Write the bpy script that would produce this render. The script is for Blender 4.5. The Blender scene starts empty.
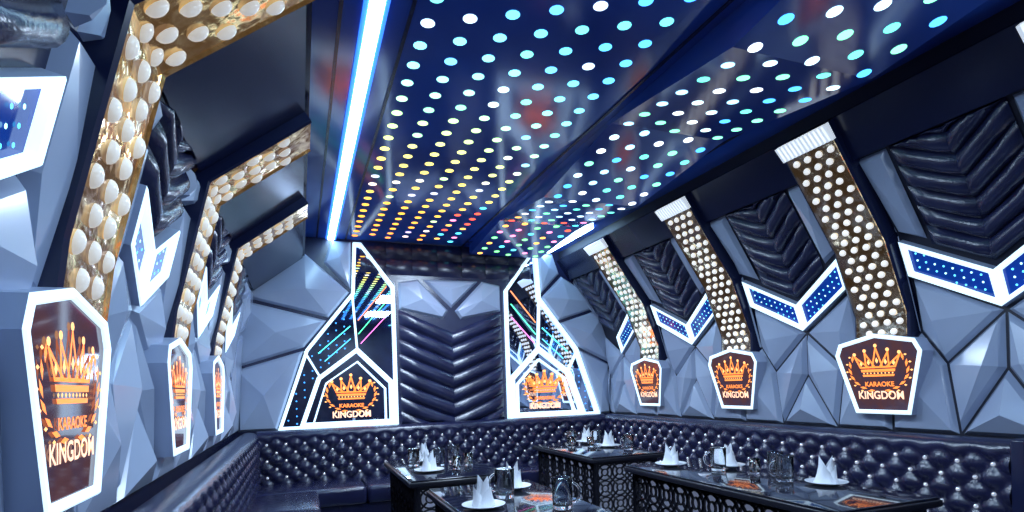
import bpy, math, random
from mathutils import Vector, Matrix
random.seed(3)
CZ = 1.3   # camera height; all z below are relative to eye level
sc = bpy.context.scene
sc.view_settings.view_transform = 'Standard'

# ---------------------------------------------------------------- materials
def mat(name, col, rough=0.5, metal=0.0, emit=None, es=0.0, spec=0.5, trans=0.0, noise=None, coat=0.0, bump=None):
    m = bpy.data.materials.new(name); m.use_nodes = True
    nt = m.node_tree; b = nt.nodes["Principled BSDF"]
    b.inputs["Base Color"].default_value = (*col, 1)
    b.inputs["Roughness"].default_value = rough
    b.inputs["Metallic"].default_value = metal
    b.inputs["Specular IOR Level"].default_value = spec
    b.inputs["Transmission Weight"].default_value = trans
    b.inputs["Coat Weight"].default_value = coat
    b.inputs["Coat Roughness"].default_value = .12
    if emit:
        b.inputs["Emission Color"].default_value = (*emit, 1)
        b.inputs["Emission Strength"].default_value = es
    tc = nt.nodes.new("ShaderNodeTexCoord")
    if noise:
        sc_, c2 = noise
        n = nt.nodes.new("ShaderNodeTexNoise"); n.inputs["Scale"].default_value = sc_
        n.inputs["Detail"].default_value = 3
        r = nt.nodes.new("ShaderNodeValToRGB")
        r.color_ramp.elements[0].position = .4; r.color_ramp.elements[1].position = .6
        r.color_ramp.elements[0].color = (*col, 1); r.color_ramp.elements[1].color = (*c2, 1)
        nt.links.new(tc.outputs["Object"], n.inputs["Vector"])
        nt.links.new(n.outputs["Fac"], r.inputs["Fac"])
        nt.links.new(r.outputs["Color"], b.inputs["Base Color"])
    if bump:
        n2 = nt.nodes.new("ShaderNodeTexNoise"); n2.inputs["Scale"].default_value = bump[0]
        bp = nt.nodes.new("ShaderNodeBump"); bp.inputs["Strength"].default_value = bump[1]
        bp.inputs["Distance"].default_value = .01
        nt.links.new(tc.outputs["Object"], n2.inputs["Vector"])
        nt.links.new(n2.outputs["Fac"], bp.inputs["Height"])
        nt.links.new(bp.outputs["Normal"], b.inputs["Normal"])
    return m

M_grey = mat("grey_panel", (.37, .43, .58), .25, noise=(1.5, (.43, .50, .65)), coat=.5)
M_gap = mat("dark_gap", (.012, .014, .03), .5)
M_leather = mat("black_leather", (.012, .014, .05), .25, noise=(4, (.018, .022, .07)), bump=(90, .15), spec=.8)
M_sofa = mat("sofa_leather", (.010, .011, .045), .24, noise=(4, (.014, .016, .06)), bump=(120, .15), spec=.8)
M_beam = mat("beam_black", (.010, .014, .05), .22)
M_ceil = mat("ceiling_gloss", (.018, .055, .30), .12, noise=(.7, (.03, .11, .52)), spec=1.0)
M_floor = mat("floor_tile", (.05, .06, .10), .12, noise=(1.2, (.08, .09, .14)))
M_gold = mat("gold_mirror", (.95, .66, .28), .13, 1.0, noise=(9, (.20, .10, .04)), emit=(1, .52, .15), es=.08, bump=(14, .5))  # dark and bright patches paint in distorted reflections, faint glow added
M_goldR = mat("smoked_gold_mirror", (.98, .82, .56), .12, 1.0, noise=(9, (.10, .07, .05)), emit=(1, .6, .25), es=.035, bump=(14, .5))  # same painted reflections as dark and pale patches, slight self-glow
M_bulb = mat("white_bulb", (.9, .88, .82), .12, emit=(1, .92, .78), es=.35, coat=.5)
M_bulbR = mat("white_bulb_cool", (.95, .95, .93), .12, emit=(1, .97, .92), es=.6, coat=.5)
M_white = mat("white_led_frame", (.8, .88, 1), .4, emit=(.6, .84, 1), es=1.25)
M_frameside = mat("sign_casing", (.40, .46, .62), .35)
M_comb = mat("white_comb", (.75, .8, .9), .4, emit=(.8, .9, 1), es=.6)
M_blue = mat("blue_infinity_glass", (.01, .03, .2), .08, emit=(.005, .05, .42), es=.5, noise=(6, (.0, .02, .1)))
M_mirror = mat("tinted_mirror", (.72, .8, .95), .02, 1.0)
M_signglass = mat("sign_glass", (.03, .03, .06), .05, emit=(.10, .045, .05), es=.5, noise=(9, (.09, .03, .03)))
M_orange = mat("orange_neon", (.9, .25, .05), .4, emit=(1, .25, .045), es=1.6)
M_amber = mat("amber_neon", (.9, .4, .1), .4, emit=(1, .5, .18), es=1.7)
M_text = mat("sign_text", (1, .6, .4), .4, emit=(1, .58, .38), es=1.3)
M_led = mat("led_strip", (.8, .9, 1), .4, emit=(.45, .76, 1), es=20)
M_ledglow = mat("led_painted_glow", (.1, .3, 1), .4, emit=(.03, .24, 1), es=1.2)  # painted blue spill of the strip's light, not a real housing
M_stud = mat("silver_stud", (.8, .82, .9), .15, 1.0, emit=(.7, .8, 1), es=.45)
M_glasstop = mat("black_glass", (.008, .009, .02), .05, coat=.5)
M_fret = mat("fretwork_black", (.012, .012, .02), .3)
M_fretback = mat("fretwork_backing", (.65, .7, .85), .25, emit=(.5, .6, .9), es=.16)
M_glass = mat("clear_glass", (.95, .98, 1), .02, trans=1.0)
M_china = mat("white_china", (.85, .87, .92), .2)
M_napkin = mat("white_linen", (.9, .92, .97), .8, bump=(300, .1))
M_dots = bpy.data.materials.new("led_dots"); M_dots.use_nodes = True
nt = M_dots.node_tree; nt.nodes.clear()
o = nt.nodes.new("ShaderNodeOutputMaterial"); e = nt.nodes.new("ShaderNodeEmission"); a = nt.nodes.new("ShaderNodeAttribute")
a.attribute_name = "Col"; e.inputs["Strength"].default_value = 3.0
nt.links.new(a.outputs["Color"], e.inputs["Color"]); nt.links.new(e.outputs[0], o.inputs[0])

# ---------------------------------------------------------------- mesh builder
class MB:
    def __init__(s): s.v = []; s.f = []; s.mi = []; s.mats = []; s.col = []; s.sm = []
    def m(s, mt):
        if mt not in s.mats: s.mats.append(mt)
        return s.mats.index(mt)
    def add(s, vs, fs, mt, smooth=False, col=None):
        k = len(s.v); s.v += [tuple(p) for p in vs]
        i = s.m(mt)
        for f in fs: s.f.append([k + q for q in f]); s.mi.append(i); s.sm.append(smooth)
        s.col += [col or (1, 1, 1, 1)] * len(vs)
    def box(s, x0, x1, y0, y1, z0, z1, mt, bev=0.0):
        if bev <= 0:
            vs = [(x, y, z) for x in (x0, x1) for y in (y0, y1) for z in (z0, z1)]
            s.add(vs, [(0, 1, 3, 2), (4, 6, 7, 5), (0, 4, 5, 1), (2, 3, 7, 6), (0, 2, 6, 4), (1, 5, 7, 3)], mt); return
        import bmesh
        bm = bmesh.new(); bmesh.ops.create_cube(bm, size=1)
        for v in bm.verts:
            v.co = Vector(((x0 + x1) / 2 + v.co.x * (x1 - x0), (y0 + y1) / 2 + v.co.y * (y1 - y0), (z0 + z1) / 2 + v.co.z * (z1 - z0)))
        bmesh.ops.bevel(bm, geom=bm.edges[:], offset=bev, segments=3, profile=.5, affect='EDGES')
        bm.verts.index_update()
        s.add([v.co[:] for v in bm.verts], [[v.index for v in f.verts] for f in bm.faces], mt, True); bm.free()
    def obj(s, name, parent=None, zoff=CZ, loc=None):
        me = bpy.data.meshes.new(name)
        me.from_pydata([(x, y, z + zoff) for x, y, z in s.v], [], s.f)
        for mt in s.mats: me.materials.append(mt)
        me.polygons.foreach_set("material_index", s.mi)
        me.polygons.foreach_set("use_smooth", s.sm)
        if any(c != (1, 1, 1, 1) for c in s.col):
            at = me.color_attributes.new("Col", 'FLOAT_COLOR', 'POINT')
            for i, c in enumerate(s.col): at.data[i].color = c
        import bmesh
        bm = bmesh.new(); bm.from_mesh(me); bmesh.ops.recalc_face_normals(bm, faces=bm.faces[:]); bm.to_mesh(me); bm.free()
        ob = bpy.data.objects.new(name, me); sc.collection.objects.link(ob)
        if parent: ob.parent = parent
        if loc: ob.location = loc
        return ob

def empty(name, loc=(0, 0, 0)):
    e = bpy.data.objects.new(name, None); sc.collection.objects.link(e); e.location = loc; return e

def interp(pts, z):
    for (z0, x0), (z1, x1) in zip(pts, pts[1:]):
        if z <= z1 or (z1, x1) == pts[-1]:
            return x0 + (x1 - x0) * (z - z0) / (z1 - z0), (x1 - x0) / (z1 - z0)
PR = [(-1.3, 3.56), (.4, 3.56), (.85, 3.38), (1.5, 2.92)]
PL = [(-1.3, -.6), (.3, -.6), (1.02, -.42), (1.38, .06)]
def mapR(y, z, h=0):
    x, d = interp(PR, z); l = math.hypot(1, d); return (x - h / l, y, z + h * d / l)
def mapL(y, z, h=0):
    x, d = interp(PL, z); l = math.hypot(1, d); return (x + h / l, y, z - h * d / l)
YB = 6.0
def mapB(x, z, h=0): return (x, YB - h, z)

def area(p): return sum(p[i][0] * p[(i + 1) % len(p)][1] - p[(i + 1) % len(p)][0] * p[i][1] for i in range(len(p))) / 2
def offs(p, d):
    if area(p) < 0: p = p[::-1]
    n = len(p); out = []
    for i in range(n):
        a, b, c = Vector(p[i - 1]), Vector(p[i]), Vector(p[(i + 1) % n])
        e1 = (b - a).normalized(); e2 = (c - b).normalized()
        n1 = Vector((-e1.y, e1.x)); n2 = Vector((-e2.y, e2.x))
        bi = (n1 + n2); bi = bi / max(bi.length, 1e-6); k = d / max(.35, bi.dot(n1))
        out.append((b.x + bi.x * k, b.y + bi.y * k))
    return out
def ccw(p): return p if area(p) > 0 else p[::-1]

def raised(mb, mp, poly, mt, h=.035, gap=.007, bev=.022, peak=.03, h0=0, smooth=False, off=(0, 0)):
    p = ccw(poly); n = len(p)
    r0 = offs(p, gap); r1 = offs(p, gap + bev)
    cx = sum(q[0] for q in r1) / n + off[0]; cy = sum(q[1] for q in r1) / n + off[1]
    vs = [mp(*q, h0) for q in r0] + [mp(*q, h0 + h) for q in r1] + [mp(cx, cy, h0 + h + peak)]
    fs = [(i, (i + 1) % n, n + (i + 1) % n, n + i) for i in range(n)] + [(n + i, n + (i + 1) % n, 2 * n) for i in range(n)]
    mb.add(vs, fs, mt, smooth)
def slab(mb, mp, poly, mt, h0, h1):
    p = ccw(poly); n = len(p)
    vs = [mp(*q, h0) for q in p] + [mp(*q, h1) for q in p]
    mb.add(vs, [(i, (i + 1) % n, n + (i + 1) % n, n + i) for i in range(n)] + [tuple(range(n, 2 * n))], mt)
def frame(mb, mp, poly, mt, w, h0, h1, side=None):
    p = ccw(poly); n = len(p); q = offs(p, w)
    b = min(.006, w / 4); p2 = offs(p, b); q2 = offs(p, w - b)
    R = [[mp(*k, h0) for k in p], [mp(*k, h1 - b) for k in p], [mp(*k, h1) for k in p2], [mp(*k, h1) for k in q2], [mp(*k, h1 - b) for k in q], [mp(*k, h0) for k in q]]
    vs = sum(R, [])
    def F(rs): return [(r * n + i, r * n + (i + 1) % n, (r + 1) * n + (i + 1) % n, (r + 1) * n + i) for r in rs for i in range(n)]
    if side: mb.add(vs, F([0]), side); mb.add(vs, F([1, 2, 3, 4]), mt)
    else: mb.add(vs, F(range(5)), mt)
def inside(p, x, y):
    c = False; n = len(p)
    for i in range(n):
        x1, y1 = p[i]; x2, y2 = p[i - 1]
        if (y1 > y) != (y2 > y) and x < (x2 - x1) * (y - y1) / (y2 - y1) + x1: c = not c
    return c
def disc(mb, mp, x, y, r, h, mt, col=None, n=10, dome=.3):
    vs = [mp(x + r * math.cos(t), y + r * math.sin(t), h) for t in [k * 2 * math.pi / n for k in range(n)]]
    vs += [mp(x, y, h + r * dome)]
    mb.add(vs, [(i, (i + 1) % n, n) for i in range(n)], mt, False, col)
def bar(mb, mp, p0, p1, w, mt, h0, h1, col=None):
    a, b = Vector(p0), Vector(p1); t = (b - a).normalized(); nn = Vector((-t.y, t.x)) * w
    slab(mb, mp, [tuple(a + nn), tuple(b + nn), tuple(b - nn), tuple(a - nn)], mt, h0, h1)
    if col: mb.col[-8:] = [col] * 8
def ball(mb, c, ax, ay, az, mt, nu=10, nv=6, R=None, half=False):
    vs = []; fs = []
    ph1 = math.pi / 2 if half else math.pi
    for i in range(nv + 1):
        ph = ph1 * i / nv
        for j in range(nu):
            th = 2 * math.pi * j / nu
            p = Vector((ax * math.sin(ph) * math.cos(th), ay * math.sin(ph) * math.sin(th), az * math.cos(ph)))
            if R is not None: p = R @ p
            vs.append((c[0] + p.x, c[1] + p.y, c[2] + p.z))
    for i in range(nv):
        for j in range(nu):
            fs.append((i * nu + j, i * nu + (j + 1) % nu, (i + 1) * nu + (j + 1) % nu, (i + 1) * nu + j))
    mb.add(vs, fs, mt, True)
def chevrons(mb, mp, cx, hw, z0, z1, step, drop, mt, clip=None, lo=None):
    z = z0
    while z < z1 - .01:
        zz = min(z + step, z1)
        for sgn in (-1, 1):
            NA, NB = 6, 6
            vs = []
            for i in range(NA + 1):
                u = i / NA
                for j in range(NB + 1):
                    w = j / NB
                    h = .008 + .045 * (max(0, math.sin(math.pi * w)) ** .5) * (max(0, min(1, (math.sin(math.pi * min(1, u * .97 + .03)) * 2.2))) ** .4)
                    zc = z + (zz - z) * w + drop * u
                    if clip: zc = min(zc, clip)
                    if lo is not None: zc = max(zc, lo)
                    vs.append(mp(cx + sgn * hw * u, zc, h))
            fs = [(i * (NB + 1) + j, i * (NB + 1) + j + 1, (i + 1) * (NB + 1) + j + 1, (i + 1) * (NB + 1) + j) for i in range(NA) for j in range(NB)]
            mb.add(vs, fs, mt, True)
        z = zz

def text2d(s, size):
    cu = bpy.data.curves.new("t", 'FONT'); cu.body = s; cu.size = size; cu.align_x = 'CENTER'; cu.offset = size * .02
    ob = bpy.data.objects.new("t", cu); sc.collection.objects.link(ob)
    dg = bpy.context.evaluated_depsgraph_get(); me = bpy.data.meshes.new_from_object(ob.evaluated_get(dg))
    r = ([(v.co.x, v.co.y) for v in me.vertices], [tuple(p.vertices) for p in me.polygons])
    bpy.data.objects.remove(ob); bpy.data.curves.remove(cu); bpy.data.meshes.remove(me); return r
TXT = text2d("KINGDOM", .085)
TXTS = text2d("KARAOKE", .05)

def emblem(mb, mp, cx, cz, s, h):
    def P(a, b): return (cx + a * s, cz + b * s)
    def pl(pts, mt=M_orange, dh=0):
        mb.add([mp(*P(*q), h + dh) for q in pts], [tuple(range(len(pts)))], mt)
    def line(pts, w, mt=M_orange):
        pts = [Vector(p) for p in pts]; n = len(pts)
        for i in range(n):
            a, b = pts[i], pts[(i + 1) % n]; t = (b - a).normalized(); nn = Vector((-t.y, t.x)) * w; t = t * w * .8
            pl([tuple(a - t + nn), tuple(b + t + nn), tuple(b + t - nn), tuple(a - t - nn)], mt)
    pl([(-.13, .04), (.13, .04), (.135, .06), (-.135, .06)])
    pl([(-.12, .005), (.12, .005), (.125, .02), (-.125, .02)])
    for k in range(-4, 5): pl([(k * .028 - .007, .03), (k * .028, .022), (k * .028 + .007, .03), (k * .028, .038)], M_amber)
    for a0, a1, tx, tz in ((-.135, -.07, -.175, .16), (-.09, -.02, -.09, .185), (-.04, .04, 0, .22), (.02, .09, .09, .185), (.07, .135, .175, .16)):
        line([(a0, .075), (a1, .075), (tx, tz)], .006)
        mx, mz = (a0 + a1 + tx) / 3, (.15 + tz) / 3
        pl([(mx - .012, mz), (mx, mz - .02), (mx + .012, mz), (mx, mz + .025)], M_amber)
        pl([(tx + .014 * math.cos(k * math.pi / 4), tz + .018 + .014 * math.sin(k * math.pi / 4)) for k in range(8)], M_amber)
    for k in range(-7, 8):
        if abs(k) < 1: continue
        t = -math.pi / 2 + k * .3; c = (.225 * math.cos(t), .06 + .17 * math.sin(t)); d = t + (1.2 if k > 0 else -1.2)
        dx, dz = math.cos(d), math.sin(d)
        pl([(c[0] - .03 * dx, c[1] - .03 * dz), (c[0] - .01 * dz, c[1] + .01 * dx), (c[0] + .03 * dx, c[1] + .03 * dz), (c[0] + .01 * dz, c[1] - .01 * dx)])
        q = (c[0] + .026 * math.cos(t), c[1] + .026 * math.sin(t))
        pl([(q[0] - .012, q[1]), (q[0], q[1] - .007), (q[0] + .012, q[1]), (q[0], q[1] + .007)], M_amber)
    v, f = TXTS; mb.add([mp(*P(a, b - .07), h) for a, b in v], f, M_orange)
    v, f = TXT; mb.add([mp(*P(a * .88, b - .165), h) for a, b in v], f, M_text)

# ---------------------------------------------------------------- room shell
Y0 = -1.4
def shell(name, mp_pts, mt):
    mb = MB(); n = len(mp_pts)
    vs = [(x, Y0, z) for x, z in mp_pts] + [(x, YB, z) for x, z in mp_pts]
    mb.add(vs, [(i, i + 1, n + i + 1, n + i) for i in range(n - 1)], mt); return mb.obj(name)
shell("wall_right", [(3.56, -1.3), (3.56, .4), (3.38, .85), (2.92, 1.5), (2.92, 1.62)], M_gap)
shell("wall_left", [(-.6, -1.3), (-.6, .3), (-.42, 1.02), (.06, 1.38), (.08, 1.38), (.08, 1.62)], M_beam)
mb = MB(); mb.box(-.75, 3.7, YB, YB + .1, -1.3, 1.7, M_leather); mb.obj("wall_back")
mb = MB(); mb.box(-.75, 3.7, Y0 - .1, Y0, -1.3, 1.7, M_leather)
mb.obj("wall_front")
mb = MB(); mb.box(-.75, 3.7, Y0 - .1, YB + .1, -1.4, -1.3, M_floor); mb.obj("floor")

# ceiling
mb = MB(); mb.box(.08, 2.92, Y0, YB, 1.58, 1.68, M_ceil)
for x in (.2, .48, 1.72, 2.68):
    mb.box(x - .008, x + .008, Y0, YB, 1.572, 1.58, M_beam)
mb.obj("ceiling")
FOLD = [(Y0, 1.5), (-.2, 1.42), (.9, 1.55), (1.9, 1.43), (2.9, 1.555), (3.9, 1.44), (4.9, 1.55), (5.9, 1.47)]
XF0, XF1 = 1.78, 2.62
def foldz(y):
    for (a, za), (b, zb) in zip(FOLD, FOLD[1:]):
        if y <= b: return za + (zb - za) * (y - a) / (b - a)
    return FOLD[-1][1]
mb = MB(); n = len(FOLD); vs = []
for y, z in FOLD: vs += [(XF0, y, z), (XF1, y, z), (XF0, y, 1.579), (XF1, y, 1.579)]
fs = []
for i in range(n - 1):
    a = 4 * i; b = a + 4
    fs += [(a, a + 1, b + 1, b), (a, b, b + 2, a + 2), (a + 1, a + 3, b + 3, b + 1)]
fs += [(0, 2, 3, 1), (4 * n - 4, 4 * n - 3, 4 * n - 1, 4 * n - 2)]
mb.add(vs, fs, M_ceil); mb.obj("ceiling_folded_panel")

def lerp(a, b, t): return tuple(a[i] + (b[i] - a[i]) * t for i in range(3))
STOPS = [(1.4, (.06, .35, 1)), (2.1, (.1, .65, 1)), (2.7, (.25, .95, .85)), (3.2, (.5, 1, .35)), (3.9, (1, .8, .15)), (5.0, (1, .45, .05)), (6, (1, .25, .04))]
def dotcol(x, y):
    yy = y - max(0, x - 1.0) * .9
    if x > 1.3 and y > 4.6: return random.choice([(1, .1, .05), (.2, 1, .3), (.1, .8, 1), (1, .5, .1), (1, .25, .5)]) + (1,)
    if x > 1.6:
        return random.choice([(.12, .8, .6), (.35, .8, 1), (.07, .45, 1), (.6, .95, 1), (.8, .95, 1), (.2, 1, .5)]) + (1,)
    for (a, ca), (b, cb) in zip(STOPS, STOPS[1:]):
        if yy <= b:
            c = lerp(ca, cb, max(0, (yy - a) / (b - a))); break
    if random.random() < .25: c = lerp(c, random.choice([(.9, 1, 1), (.1, .4, 1), (.15, .9, .5)]), .6)
    return tuple(c) + (1,)
mb = MB()
x = .56; r = 0
while x < 2.6:
    y = -.6 + (.08 if r % 2 else 0)
    while y < 5.9:
        if not (XF0 - .04 < x < XF0 + .04) and abs(x - 1.72) > .03:
            def mpc(a, b, h): return (a, b, (1.5785 if a < XF0 else foldz(b) - .0015) - h)
            disc(mb, mpc, x, y, .031, .0, M_dots, dotcol(x, y), 12, .15)
        y += .165
    x += .165; r += 1
mb.obj("ceiling_led_dots")

mb = MB(); mb.box(.305, .365, Y0, 5.98, 1.558, 1.579, M_led); mb.box(.285, .305, Y0, 5.98, 1.562, 1.579, M_ledglow); mb.box(.365, .385, Y0, 5.98, 1.562, 1.579, M_ledglow); mb.obj("led_strip_light")  # side boxes paint the strip's blue glow onto the ceiling
mb = MB(); mb.box(2.72, 2.77, 4.9, 5.95, 1.55, 1.578, M_led); mb.obj("led_strip_light")

# ---------------------------------------------------------------- side walls
COLR = [1.24, 2.5, 3.77, 5.03]; COLL = [.6, 1.79, 3.04, 4.28]
def bay(side, c, lim):
    mp = mapR if side == "right" else mapL
    top = 1.27 if side == "right" else 1.0
    W = .43 if side == "right" else .27
    def wing(s): return [(c, .35), (c + s * W, .35 + W * .6), (c + s * W, .35 + W * .6 + .2), (c, .56)]
    pan = MB()
    def R(poly, **k):
        q = [(c + a, b) for a, b in poly]
        q = [(min(max(a, lim[0]), lim[1]), b) for a, b in q]
        if abs(area(q)) < .004: return
        raised(pan, mp, q, M_grey, **k)
    V = W + .01; zt = .35 + W * .6
    R([(-.24, -.36), (.24, -.36), (0, .02)], peak=.06)
    for s in (-1, 1):
        R([(s * .24, -.36), (0, .02), (0, .335), (s * .3, .06)], peak=.04, off=(s * -.05, .02))
        R([(s * .63, -.36), (s * .24, -.36), (s * .3, .06), (s * max(V, .36), .26), (s * .63, .12)], peak=.05, off=(s * -.04, -.08))
        R([(s * .3, .06), (0, .335), (s * V, zt - .015), (s * max(V, .36), .26)], peak=.05, off=(s * .04, 0))
        if W > .3:
            R([(s * .63, .12), (s * V, .26), (s * V, .84), (s * .63, .84)], peak=.02)
        else:
            R([(s * .63, .12), (s * .36, .26), (s * V, zt - .01), (s * V, .84), (s * .63, .84)], peak=.02)
        R([(s * max(V, .36), .85), (s * .29, .77 if W > .3 else .85), (s * .29, top), (s * (max(V, .36) + .03), top)], peak=.02)
        R([(s * .63, .85), (s * max(V, .36), .85), (s * (max(V, .36) + .03), top), (s * .63, top)], peak=.02)
    pan.obj("wall_%s_faceted_panel" % side)
    ch = MB()
    if lim[0] < c - .3 and lim[1] > c + .3:
        chevrons(ch, mp, c, .275 if W > .3 else .26, .6, top - .005, .105, .15, M_leather, clip=top)
        ch.obj("wall_%s_leather_chevron" % side)
    w = MB()
    for s in (-1, 1):
        q = wing(s)
        if min(a for a, b in q) < lim[0] or max(a for a, b in q) > lim[1]: continue
        frame(w, mp, q, M_white, .026 if W > .3 else .022, 0, .05, side=M_frameside)
        slab(w, mp, offs(q, .02), M_blue, 0, .02)
        inner = offs(q, .04)
        for i in range(0, 14):
            for j in range(0, 16):
                a = c + s * (.03 + i * .042); b = .4 + j * .04 + (i % 2) * .02
                if inside(inner, a, b):
                    disc(w, mp, a, b, .006, .024, M_dots, (.1, .6, 1, 1) if (i + j) % 3 else (.4, .9, 1, 1), 6)
    if w.v: w.obj("led_chevron_frame")

for c in (-.02, 1.87, 3.135, 4.4): bay("right", c, (-2, 7))
bay("right", .6, (-.1, 7))
bay("right", 5.66, (5.03, 5.98))
for c in (1.195, 2.415, 3.66, -.03): bay("left", c, (-2, 7))
bay("left", 4.91, (4.28, 5.6))
mb = MB(); raised(mb, mapL, [(5.54, -.36), (5.98, -.36), (5.98, .6), (5.54, .5)], M_grey); raised(mb, mapL, [(5.54, .52), (5.98, .62), (5.98, 1.0), (5.54, 1.0)], M_grey); mb.obj("wall_left_faceted_panel")

mb = MB(); slab(mb, mapR, [(Y0, 1.28), (YB, 1.28), (YB, 1.5), (Y0, 1.5)], M_beam, 0, .05); mb.obj("trim_1")
mb = MB(); slab(mb, mapL, [(Y0, 1.03), (YB, 1.03), (YB, 1.37), (Y0, 1.37)], M_beam, 0, .02); mb.obj("trim_2")

# ---------------------------------------------------------------- bulb columns + signs
def column(side, c):
    mp = mapR if side == "right" else mapL
    if side == "right": zs = [.18, .4, .62, .85, 1.05, 1.25, 1.42, 1.5]; hw = .165
    else: zs = [.22, .4, .6, .8, 1.0, 1.04, 1.15, 1.26, 1.37]; hw = .17
    prof = [(mp(c, z, 0)[0], mp(c, z, 0)[2]) for z in zs]
    nrm = []
    for i in range(len(prof)):
        a = Vector(prof[max(0, i - 1)]); b = Vector(prof[min(len(prof) - 1, i + 1)]); t = (b - a).normalized()
        nrm.append(Vector((-t.y, t.x)) if side == "right" else Vector((t.y, -t.x)))
    H = .09 if side == "right" else .065; mb = MB(); vs = []
    for (p, nn) in zip(prof, nrm):
        for yy, h in ((-hw - .015, 0), (-hw - .015, H), (-hw, H + .008), (-hw + .012, H), (hw - .012, H), (hw, H + .008), (hw + .015, H), (hw + .015, 0)):
            vs.append((p[0] + nn.x * h, c + yy, p[1] + nn.y * h))
    n = len(prof)
    f_b, f_g = [], []
    for i in range(n - 1):
        for j in range(7):
            q = (i * 8 + j, i * 8 + j + 1, (i + 1) * 8 + j + 1, (i + 1) * 8 + j)
            (f_g if j in (2, 3, 4) else f_b).append(q)
    f_b += [tuple(range(8)), tuple(range(8 * n - 8, 8 * n))]
    mb.add(vs, f_b, M_beam)
    mb.add(vs, f_g, M_goldR if side == "right" else M_gold)
    L = [0]
    for i in range(n - 1): L.append(L[-1] + (Vector(prof[i + 1]) - Vector(prof[i])).length)
    st = .066 if side == "right" else .088
    s = .1; r = 0
    while s < L[-1] - .09:
        i = max(q for q in range(n - 1) if L[q] <= s); t = (s - L[i]) / (L[i + 1] - L[i])
        p = Vector(prof[i]).lerp(Vector(prof[i + 1]), t); nn = nrm[i].lerp(nrm[i + 1], t).normalized()
        tg = Vector((nn.y, -nn.x)) if side == "right" else Vector((-nn.y, nn.x))
        if side == "right": ys = [-.12, -.04, .04, .12] if r % 2 else [-.08, 0, .08]
        else: ys = [-.115, 0, .115] if r % 2 else [-.0575, .0575]
        R = Matrix(((tg.x, 0, nn.x), (0, 1, 0), (tg.y, 0, nn.y)))
        for yy in ys:
            rr = (.021, .021) if side == "right" else (.034, .021)
            ball(mb, (p.x + nn.x * H, c + yy, p.y + nn.y * H), rr[0], rr[1], .022, M_bulbR if side == "right" else M_bulb, 12, 4, R, True)
        s += st; r += 1
    if side == "right":
        e = prof[-1]; nn = nrm[-1]; tg = Vector((nn.y, -nn.x)); tu = tg if tg.y > 0 else -tg
        for k in range(13):
            yy = -.17 + k * .0283
            a = Vector(e) - tu * .1
            vs = []
            for u, h in ((0, H), (0, H + .025), (.1, H + .04), (.1, H)):
                for d in (-.007, .007):
                    q = a + tu * u + nn * h
                    vs.append((q.x, c + yy + d, q.y))
            mb.add(vs, [(0, 1, 3, 2), (2, 3, 5, 4), (4, 5, 7, 6), (0, 2, 4, 6), (1, 7, 5, 3)], M_comb)
    mb.obj("bulb_light_column")

def sign(side, c):
    if side == "right":
        base = lambda a, b, h: (3.56 - h, c - a, b); D = .11; T = .12
    else:
        base = lambda a, b, h: (-.6 + h, c + a, b); D = .105; T = .02
    mp = lambda a, b, h: base(a, b, h + (b + .25) * T)
    mb = MB(); k = 1 if side == "right" else .92
    poly = [(-.18 * k, -.245), (.18 * k, -.245), (.285 * k, .14), (.25 * k, .215), (0, .265), (-.25 * k, .215), (-.285 * k, .14)]
    frame(mb, mp, poly, M_white, .026, .0, D, side=M_frameside)
    slab(mb, mp, offs(poly, .022), M_signglass, .0, D - .012)
    emblem(mb, mp, 0, -.01, .84 * k, D - .008)
    mb.obj("crown_sign")
for c in COLR: column("right", c); sign("right", c)
for c in COLL: column("left", c); sign("left", c - .2)

# ---------------------------------------------------------------- back wall
CX = 1.58
bp = MB()
def g(s, pts, **k): raised(bp, mapB, [(CX + s * a, b) for a, b in pts], M_grey, **k)
for s in (-1, 1):
    far = 2.16 if s < 0 else 1.96
    g(s, [(far, -.36), (1.80, -.36), (1.53, .44), (far, .25)], peak=.05)
    g(s, [(far, .26), (1.53, .46), (1.30, .74), (far, .95)], peak=.05)
    g(s, [(far, .97), (1.29, .76), (1.07, 1.03), (1.35, 1.3)] if s > 0 else [(far, .97), (1.29, .76), (1.07, 1.03), (1.5, 1.42)], peak=.04)
    g(s, [(1.06, 1.05), (1.33, 1.32), (1.25, 1.56), (1.04, 1.56)], peak=.03)
    g(s, [(.58, 1.16), (.36, 1.2), (.03, .86), (.1, .76), (.58, .86)], peak=.04)
g(1, [(-.33, 1.2), (.33, 1.2), (0, .88)], peak=.04)
bp.obj("wall_back_faceted_panel")
ch = MB(); chevrons(ch, mapB, CX, .58, -.62, .62, .155, .24, M_leather, lo=-.36)
for i in range(7):
    x0 = CX - .97 + .277 * i
    for z0 in (1.23, 1.4):
        raised(ch, mapB, [(x0, z0), (x0 + .277, z0), (x0 + .277, z0 + .17), (x0, z0 + .17)], M_leather, h=.03, gap=.0, bev=.03, peak=.01, smooth=True)
ch.obj("wall_back_leather_chevron")
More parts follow.
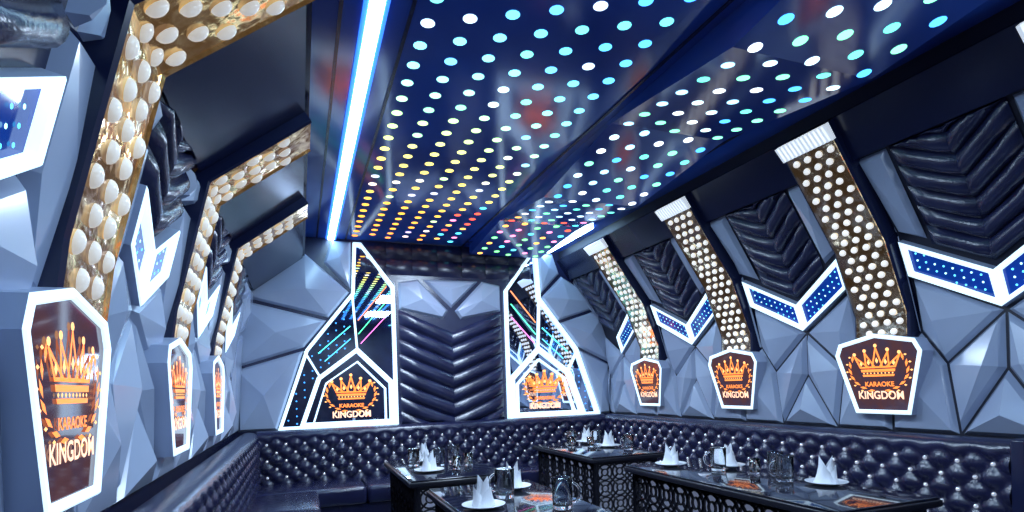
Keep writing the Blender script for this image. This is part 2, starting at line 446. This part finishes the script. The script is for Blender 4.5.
for s in (-1, 1):
    mb = MB()
    outer = [(.62, -.36), (1.80, -.36), (1.52, .44), (1.06, 1.02), (1.03, 1.54), (.95, 1.54), (.62, 1.1)]
    outer = [(CX + s * a, b) for a, b in outer]
    slab(mb, mapB, outer, M_mirror, 0, .012)
    frame(mb, mapB, outer, M_white, .032, 0, .06)
    arch = [(.66, -.34), (1.60, -.34), (1.42, .16), (1.02, .46), (.66, .1)]
    frame(mb, mapB, [(CX + s * a, b) for a, b in arch], M_white, .042, .012, .07)
    arch2 = [(.74, -.33), (1.48, -.33), (1.34, .1), (1.02, .32), (.74, .03)]
    frame(mb, mapB, [(CX + s * a, b) for a, b in arch2], M_white, .014, .012, .055)
    for p0, p1 in (((1.02, .46), (1.05, 1.0)), ((1.40, .18), (1.53, .42))):
        bar(mb, mapB, (CX + s * p0[0], p0[1]), (CX + s * p1[0], p1[1]), .009, M_white, .012, .04)
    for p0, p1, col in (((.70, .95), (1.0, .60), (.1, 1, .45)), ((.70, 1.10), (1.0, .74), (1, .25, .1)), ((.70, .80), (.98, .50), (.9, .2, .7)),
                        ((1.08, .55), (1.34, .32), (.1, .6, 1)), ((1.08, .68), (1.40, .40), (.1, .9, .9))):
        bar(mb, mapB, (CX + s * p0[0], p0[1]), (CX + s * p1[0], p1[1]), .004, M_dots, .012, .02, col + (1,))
    clear = offs([(CX + s * a, b) for a, b in arch], -.03); inn = offs(outer, .05)
    for i in range(18):
        for j in range(30):
            a = CX + s * (.66 + i * .08); b = -.3 + j * .075 + (i % 2) * .035
            if inside(inn, a, b) and not inside(clear, a, b) and s * (a - CX) > 1.08:
                disc(mb, mapB, a, b, .008, .017, M_dots, (.05, .3, 1, 1), 6)
    pm = mb.obj("framed_wall_mirror")
    mb = MB(); emblem(mb, lambda a, b, h: mapB(CX + s * 1.09 + a, b, h), 0, -.08, 1.08, .03); mb.obj("emblem", pm)

# ---------------------------------------------------------------- sofa
sofa = empty("tufted_corner_sofa")
def sofa_back(name, p0, p1, nrm, zt=-.35, zb=-.87):
    p0 = Vector(p0); p1 = Vector(p1); d = (p1 - p0); L = d.length; d.normalize(); nrm = Vector(nrm)
    NS = int(L / .02); mb = MB(); vs = []
    prof = []
    NV = 28
    for j in range(NV + 1): prof.append((0, zb + (zt - .05 - zb) * j / NV, 1))
    for k in range(1, 7):
        t = k / 6 * math.pi; prof.append((-.0 + -.085 * (1 - math.cos(t)), zt - .05 + .05 * math.sin(t), 0))
    a, b = .085, .078
    for i in range(NS + 1):
        s = L * i / NS
        for (h, z, fl) in prof:
            hh = h
            if fl:
                p = s / a + (z - zb) / b; q = s / a - (z - zb) / b
                w = min(1, (zt - .05 - z) / .05)
                bul = (abs(math.sin(math.pi * p / 2)) * abs(math.sin(math.pi * q / 2))) ** .45
                hh = .045 * bul * w + .03 * (1 - w) - .01
            else: hh = h + .02
            c = p0 + d * s + nrm * hh
            vs.append((c.x, c.y, z))
    m = len(prof)
    fs = [(i * m + j, i * m + j + 1, (i + 1) * m + j + 1, (i + 1) * m + j) for i in range(NS) for j in range(m - 1)]
    mb.add(vs, fs, M_sofa, True)
    mI = int(L / a)
    for i in range(1, mI):
        for j in range(1, 7):
            if (i + j) % 2: continue
            z = zb + j * b
            if z > zt - .07: continue
            c = p0 + d * (i * a)
            ball(mb, (c.x + nrm.x * .004, c.y + nrm.y * .004, z), .012, .012, .012, M_stud, 8, 5)
    mb.obj(name, sofa)
XL, XR, YBK = -.40, 3.36, 5.80
sofa_back("backrest_left", (XL, .35), (XL, YBK), (1, 0))
sofa_back("backrest_rear", (XL, YBK), (XR, YBK), (0, -1))
sofa_back("backrest_right", (XR, 1.76), (XR, YBK), (-1, 0))
mb = MB()
def seat(x0, x1, y0, y1):
    mb.box(x0, x1, y0, y1, -1.02, -.85, M_sofa, .04)
SD = .52
for k in range(6): seat(XL, XL + SD, .35 + k * .808, .35 + (k + 1) * .808)
for k in range(4):
    w = (XR - XL) / 4; seat(XL + k * w, XL + (k + 1) * w, YBK - .6, YBK)
for k in range(4): seat(XR - .46, XR, 1.76 + k * .86, 1.76 + (k + 1) * .86)
mb.obj("seat_cushions", sofa)
mb = MB()
mb.box(XL, XL + SD - .04, .35, 5.2, -1.3, -1.02, M_sofa); mb.box(XL, XR, 5.24, YBK, -1.3, -1.02, M_sofa); mb.box(XR - .42, XR, 1.76, 5.24, -1.3, -1.02, M_sofa)
mb.box(XR - .03, 3.5, 1.69, 1.76, -1.3, -.34, M_beam, .015)
mb.obj("base", sofa)

# ---------------------------------------------------------------- tables
ZT = -.57
def fret(mb, org, ux, w, h, th=.012):
    ux = Vector(ux); nx = Vector((ux.y, -ux.x, 0))
    def mp(a, b, hh): p = Vector(org) + ux * a + nx * hh; return (p.x, p.y, org[2] + b)
    frame(mb, mp, [(0, 0), (w, 0), (w, h), (0, h)], M_fret, .025, -th, th)
    nxn = max(2, round(w / .15)); st = (w - .04) / nxn; nz = max(2, int(h / st)); sz = (h - .04) / nz
    for i in range(nxn):
        for j in range(nz):
            cx = .02 + st * (i + .5); cz = .02 + sz * (j + .5)
            for R, tw in ((st * .52, .011), (st * .24, .009)):
                N = 18; poly = [(cx + R * math.cos(k * 2 * math.pi / N), cz + R * sz / st * math.sin(k * 2 * math.pi / N)) for k in range(N)]
                frame(mb, mp, poly, M_fret, tw, -th * .7, th * .7)
            for k in range(4):
                t = math.pi / 4 + k * math.pi / 2; c, s_ = math.cos(t), math.sin(t)
                a = Vector((cx + c * st * .24, cz + s_ * st * .24)); b = Vector((cx + c * st * .68, cz + s_ * sz * .68)); n2 = Vector((-s_, c)) * .006
                slab(mb, mp, [tuple(a + n2), tuple(b + n2), tuple(b - n2), tuple(a - n2)], M_fret, -th * .6, th * .6)
def table(x0, x1, y0, y1):
    e = empty("lounge_table")
    mb = MB(); mb.box(x0, x1, y0, y1, ZT - .045, ZT - .012, M_fret, .006)
    mb.box(x0 + .012, x1 - .012, y0 + .012, y1 - .012, ZT - .0125, ZT, M_glasstop, .004); mb.obj("top", e)
    mb = MB(); i = .05; h = ZT - .045 + 1.3
    for yy in (y0 + i, y1 - i): fret(mb, (x0 + i, yy, -1.3), (1, 0, 0), x1 - x0 - 2 * i, h)
    for xx in (x0 + i, x1 - i): fret(mb, (xx, y0 + i, -1.3), (0, 1, 0), y1 - y0 - 2 * i, h)
    mb.box(x0 + .09, x1 - .09, y0 + .09, y1 - .09, -1.3, ZT - .06, M_fretback)
    mb.obj("fretwork_base", e)
table(.62, 1.3, 3.5, 4.65); table(.66, 1.3, 2.05, 3.2)
table(2.1, 2.78, 3.85, 5.05); table(2.1, 2.76, 1.72, 3.4)

# ---------------------------------------------------------------- tableware
def lathe(mb, prof, mt, n=24, cx=0, cy=0):
    vs = []; m = len(prof)
    for k in range(n):
        t = 2 * math.pi * k / n
        vs += [(cx + r * math.cos(t), cy + r * math.sin(t), z) for r, z in prof]
    fs = [(k * m + j, k * m + j + 1, ((k + 1) % n) * m + j + 1, ((k + 1) % n) * m + j) for k in range(n) for j in range(m - 1)]
    mb.add(vs, fs, mt, True)
def mug(x, y, rot=0, s=1.0):
    mb = MB(); s *= 1.12
    lathe(mb, [(0.0, 0), (.034, 0), (.037, .004), (.038, .03), (.04, .115), (.0385, .118), (.036, .115), (.034, .03), (.032, .014), (0, .012)], M_glass)
    vs = []; N = 14; m = 8
    for i in range(N + 1):
        t = -math.pi / 2 + math.pi * i / N
        c = Vector((.037 + .03 * math.cos(t), 0, .06 + .035 * math.sin(t)))
        for j in range(m):
            u = 2 * math.pi * j / m; dr = Vector((math.cos(t), 0, math.sin(t)))
            p = c + dr * .0055 * math.cos(u) + Vector((0, .0055, 0)) * math.sin(u); vs.append(p[:])
    mb.add(vs, [(i * m + j, i * m + (j + 1) % m, (i + 1) * m + (j + 1) % m, (i + 1) * m + j) for i in range(N) for j in range(m)], M_glass, True)
    ob = mb.obj("glass_mug", zoff=0, loc=(x, y, ZT + CZ + .001)); ob.rotation_euler[2] = rot; ob.scale = (s, s, s)
def tumbler(x, y):
    mb = MB(); lathe(mb, [(0, 0), (.026, 0), (.028, .004), (.034, .09), (.032, .09), (.026, .012), (0, .01)], M_glass)
    mb.obj("drinking_glass", zoff=0, loc=(x, y, ZT + CZ + .001))
def setting(x, y, rot=0):
    mb = MB(); lathe(mb, [(0, .0), (.05, 0), (.055, .004), (.1, .014), (.105, .019), (.1, .018), (.055, .009), (0, .007)], M_china, 32)
    pl = mb.obj("dinner_plate", zoff=0, loc=(x, y, ZT + CZ + .001))
    mb = MB()
    for (rb, n, h, ph, tip) in ((.058, 3, .095, 0, .03), (.045, 2, .145, .5, .014)):
        N = n * 10; vs = []
        for k in range(N):
            t = 2 * math.pi * k / N; tri = 1 - abs(((k % 10) / 10) * 2 - 1)
            p_ = 1 + .08 * math.cos(n * t)
            for j in range(5):
                w = j / 4; z = .0 + (h * (.55 + .45 * tri)) * w; r = rb * (1 - w) * p_ + (tip + .018 * tri) * w
                vs.append((r * math.cos(t + ph), r * math.sin(t + ph), z))
        fs = [(k * 5 + j, k * 5 + j + 1, ((k + 1) % N) * 5 + j + 1, ((k + 1) % N) * 5 + j) for k in range(N) for j in range(4)]
        mb.add(vs, fs, M_napkin, False)
    ob = mb.obj("folded_napkin", pl, zoff=0, loc=(0, 0, .009)); ob.rotation_euler[2] = rot
setting(.80, 2.55); mug(.97, 2.72, 2.4, 1.15); mug(1.12, 2.35, -.5, 1.1); setting(1.1, 2.95, 1)
setting(.82, 3.85, .6); mug(.95, 4.1, 2.6); mug(.78, 4.2, .4); tumbler(1.02, 3.85); mug(1.1, 4.25, 1); setting(.9, 4.4, 2); tumbler(1.15, 4.0)
setting(2.6, 2.2, .4); mug(2.5, 2.38, 2.6, 1.1); setting(2.62, 2.95, 1.3); mug(2.46, 2.86, 2.5, 1.1); tumbler(2.55, 2.65); mug(2.66, 2.6, 1); setting(2.35, 3.2, .2)
setting(2.6, 4.45, .9); mug(2.62, 4.7, 2); mug(2.4, 4.8, .5); setting(2.62, 4.9, 0); tumbler(2.47, 4.55); mug(2.62, 4.15, 2.2); tumbler(2.3, 4.6)

# ---------------------------------------------------------------- lights
def ar(x, y, z, e, col, sx, sy):
    l = bpy.data.lights.new("added_ceiling_fill", 'AREA'); l.energy = e; l.color = col; l.shape = 'RECTANGLE'; l.size = sx; l.size_y = sy  # added fill light under the ceiling, unseen, no fixture there
    ob = bpy.data.objects.new("added_ceiling_fill", l); sc.collection.objects.link(ob); ob.location = (x, y, z + CZ)
def pt(x, y, z, e, col, r=.12):
    l = bpy.data.lights.new("added_rear_fill", 'POINT'); l.energy = e; l.color = col; l.shadow_soft_size = r  # added unseen fill from behind the camera, kept out of the mirrors
    ob = bpy.data.objects.new("added_rear_fill", l); sc.collection.objects.link(ob); ob.location = (x, y, z + CZ)
BC = (.60, .77, 1)
ar(1.35, 1.6, 1.40, 36, BC, .4, .7); ar(1.35, 3.3, 1.40, 38, BC, .4, .7); ar(1.35, 4.9, 1.40, 38, BC, .4, .6)
pt(2.7, -.8, .5, 42, BC, .25)
w = bpy.data.worlds.new("w"); sc.world = w; w.use_nodes = True
w.node_tree.nodes["Background"].inputs[0].default_value = (.2, .3, .6, 1); w.node_tree.nodes["Background"].inputs[1].default_value = .3

# ---------------------------------------------------------------- camera
cam = bpy.data.cameras.new("camera"); co = bpy.data.objects.new("camera", cam); sc.collection.objects.link(co)
cam.sensor_width = 36; cam.lens = 560 / 1024 * 36; cam.shift_y = 131 / 1024; cam.clip_start = .02
Rm = Matrix.Rotation(math.radians(-20.7), 4, 'Z') @ Matrix.Rotation(math.radians(90), 4, 'X') @ Matrix.Rotation(math.radians(-1.8), 4, 'Z')
co.matrix_world = Matrix.Translation((0, 0, CZ)) @ Rm
sc.camera = co
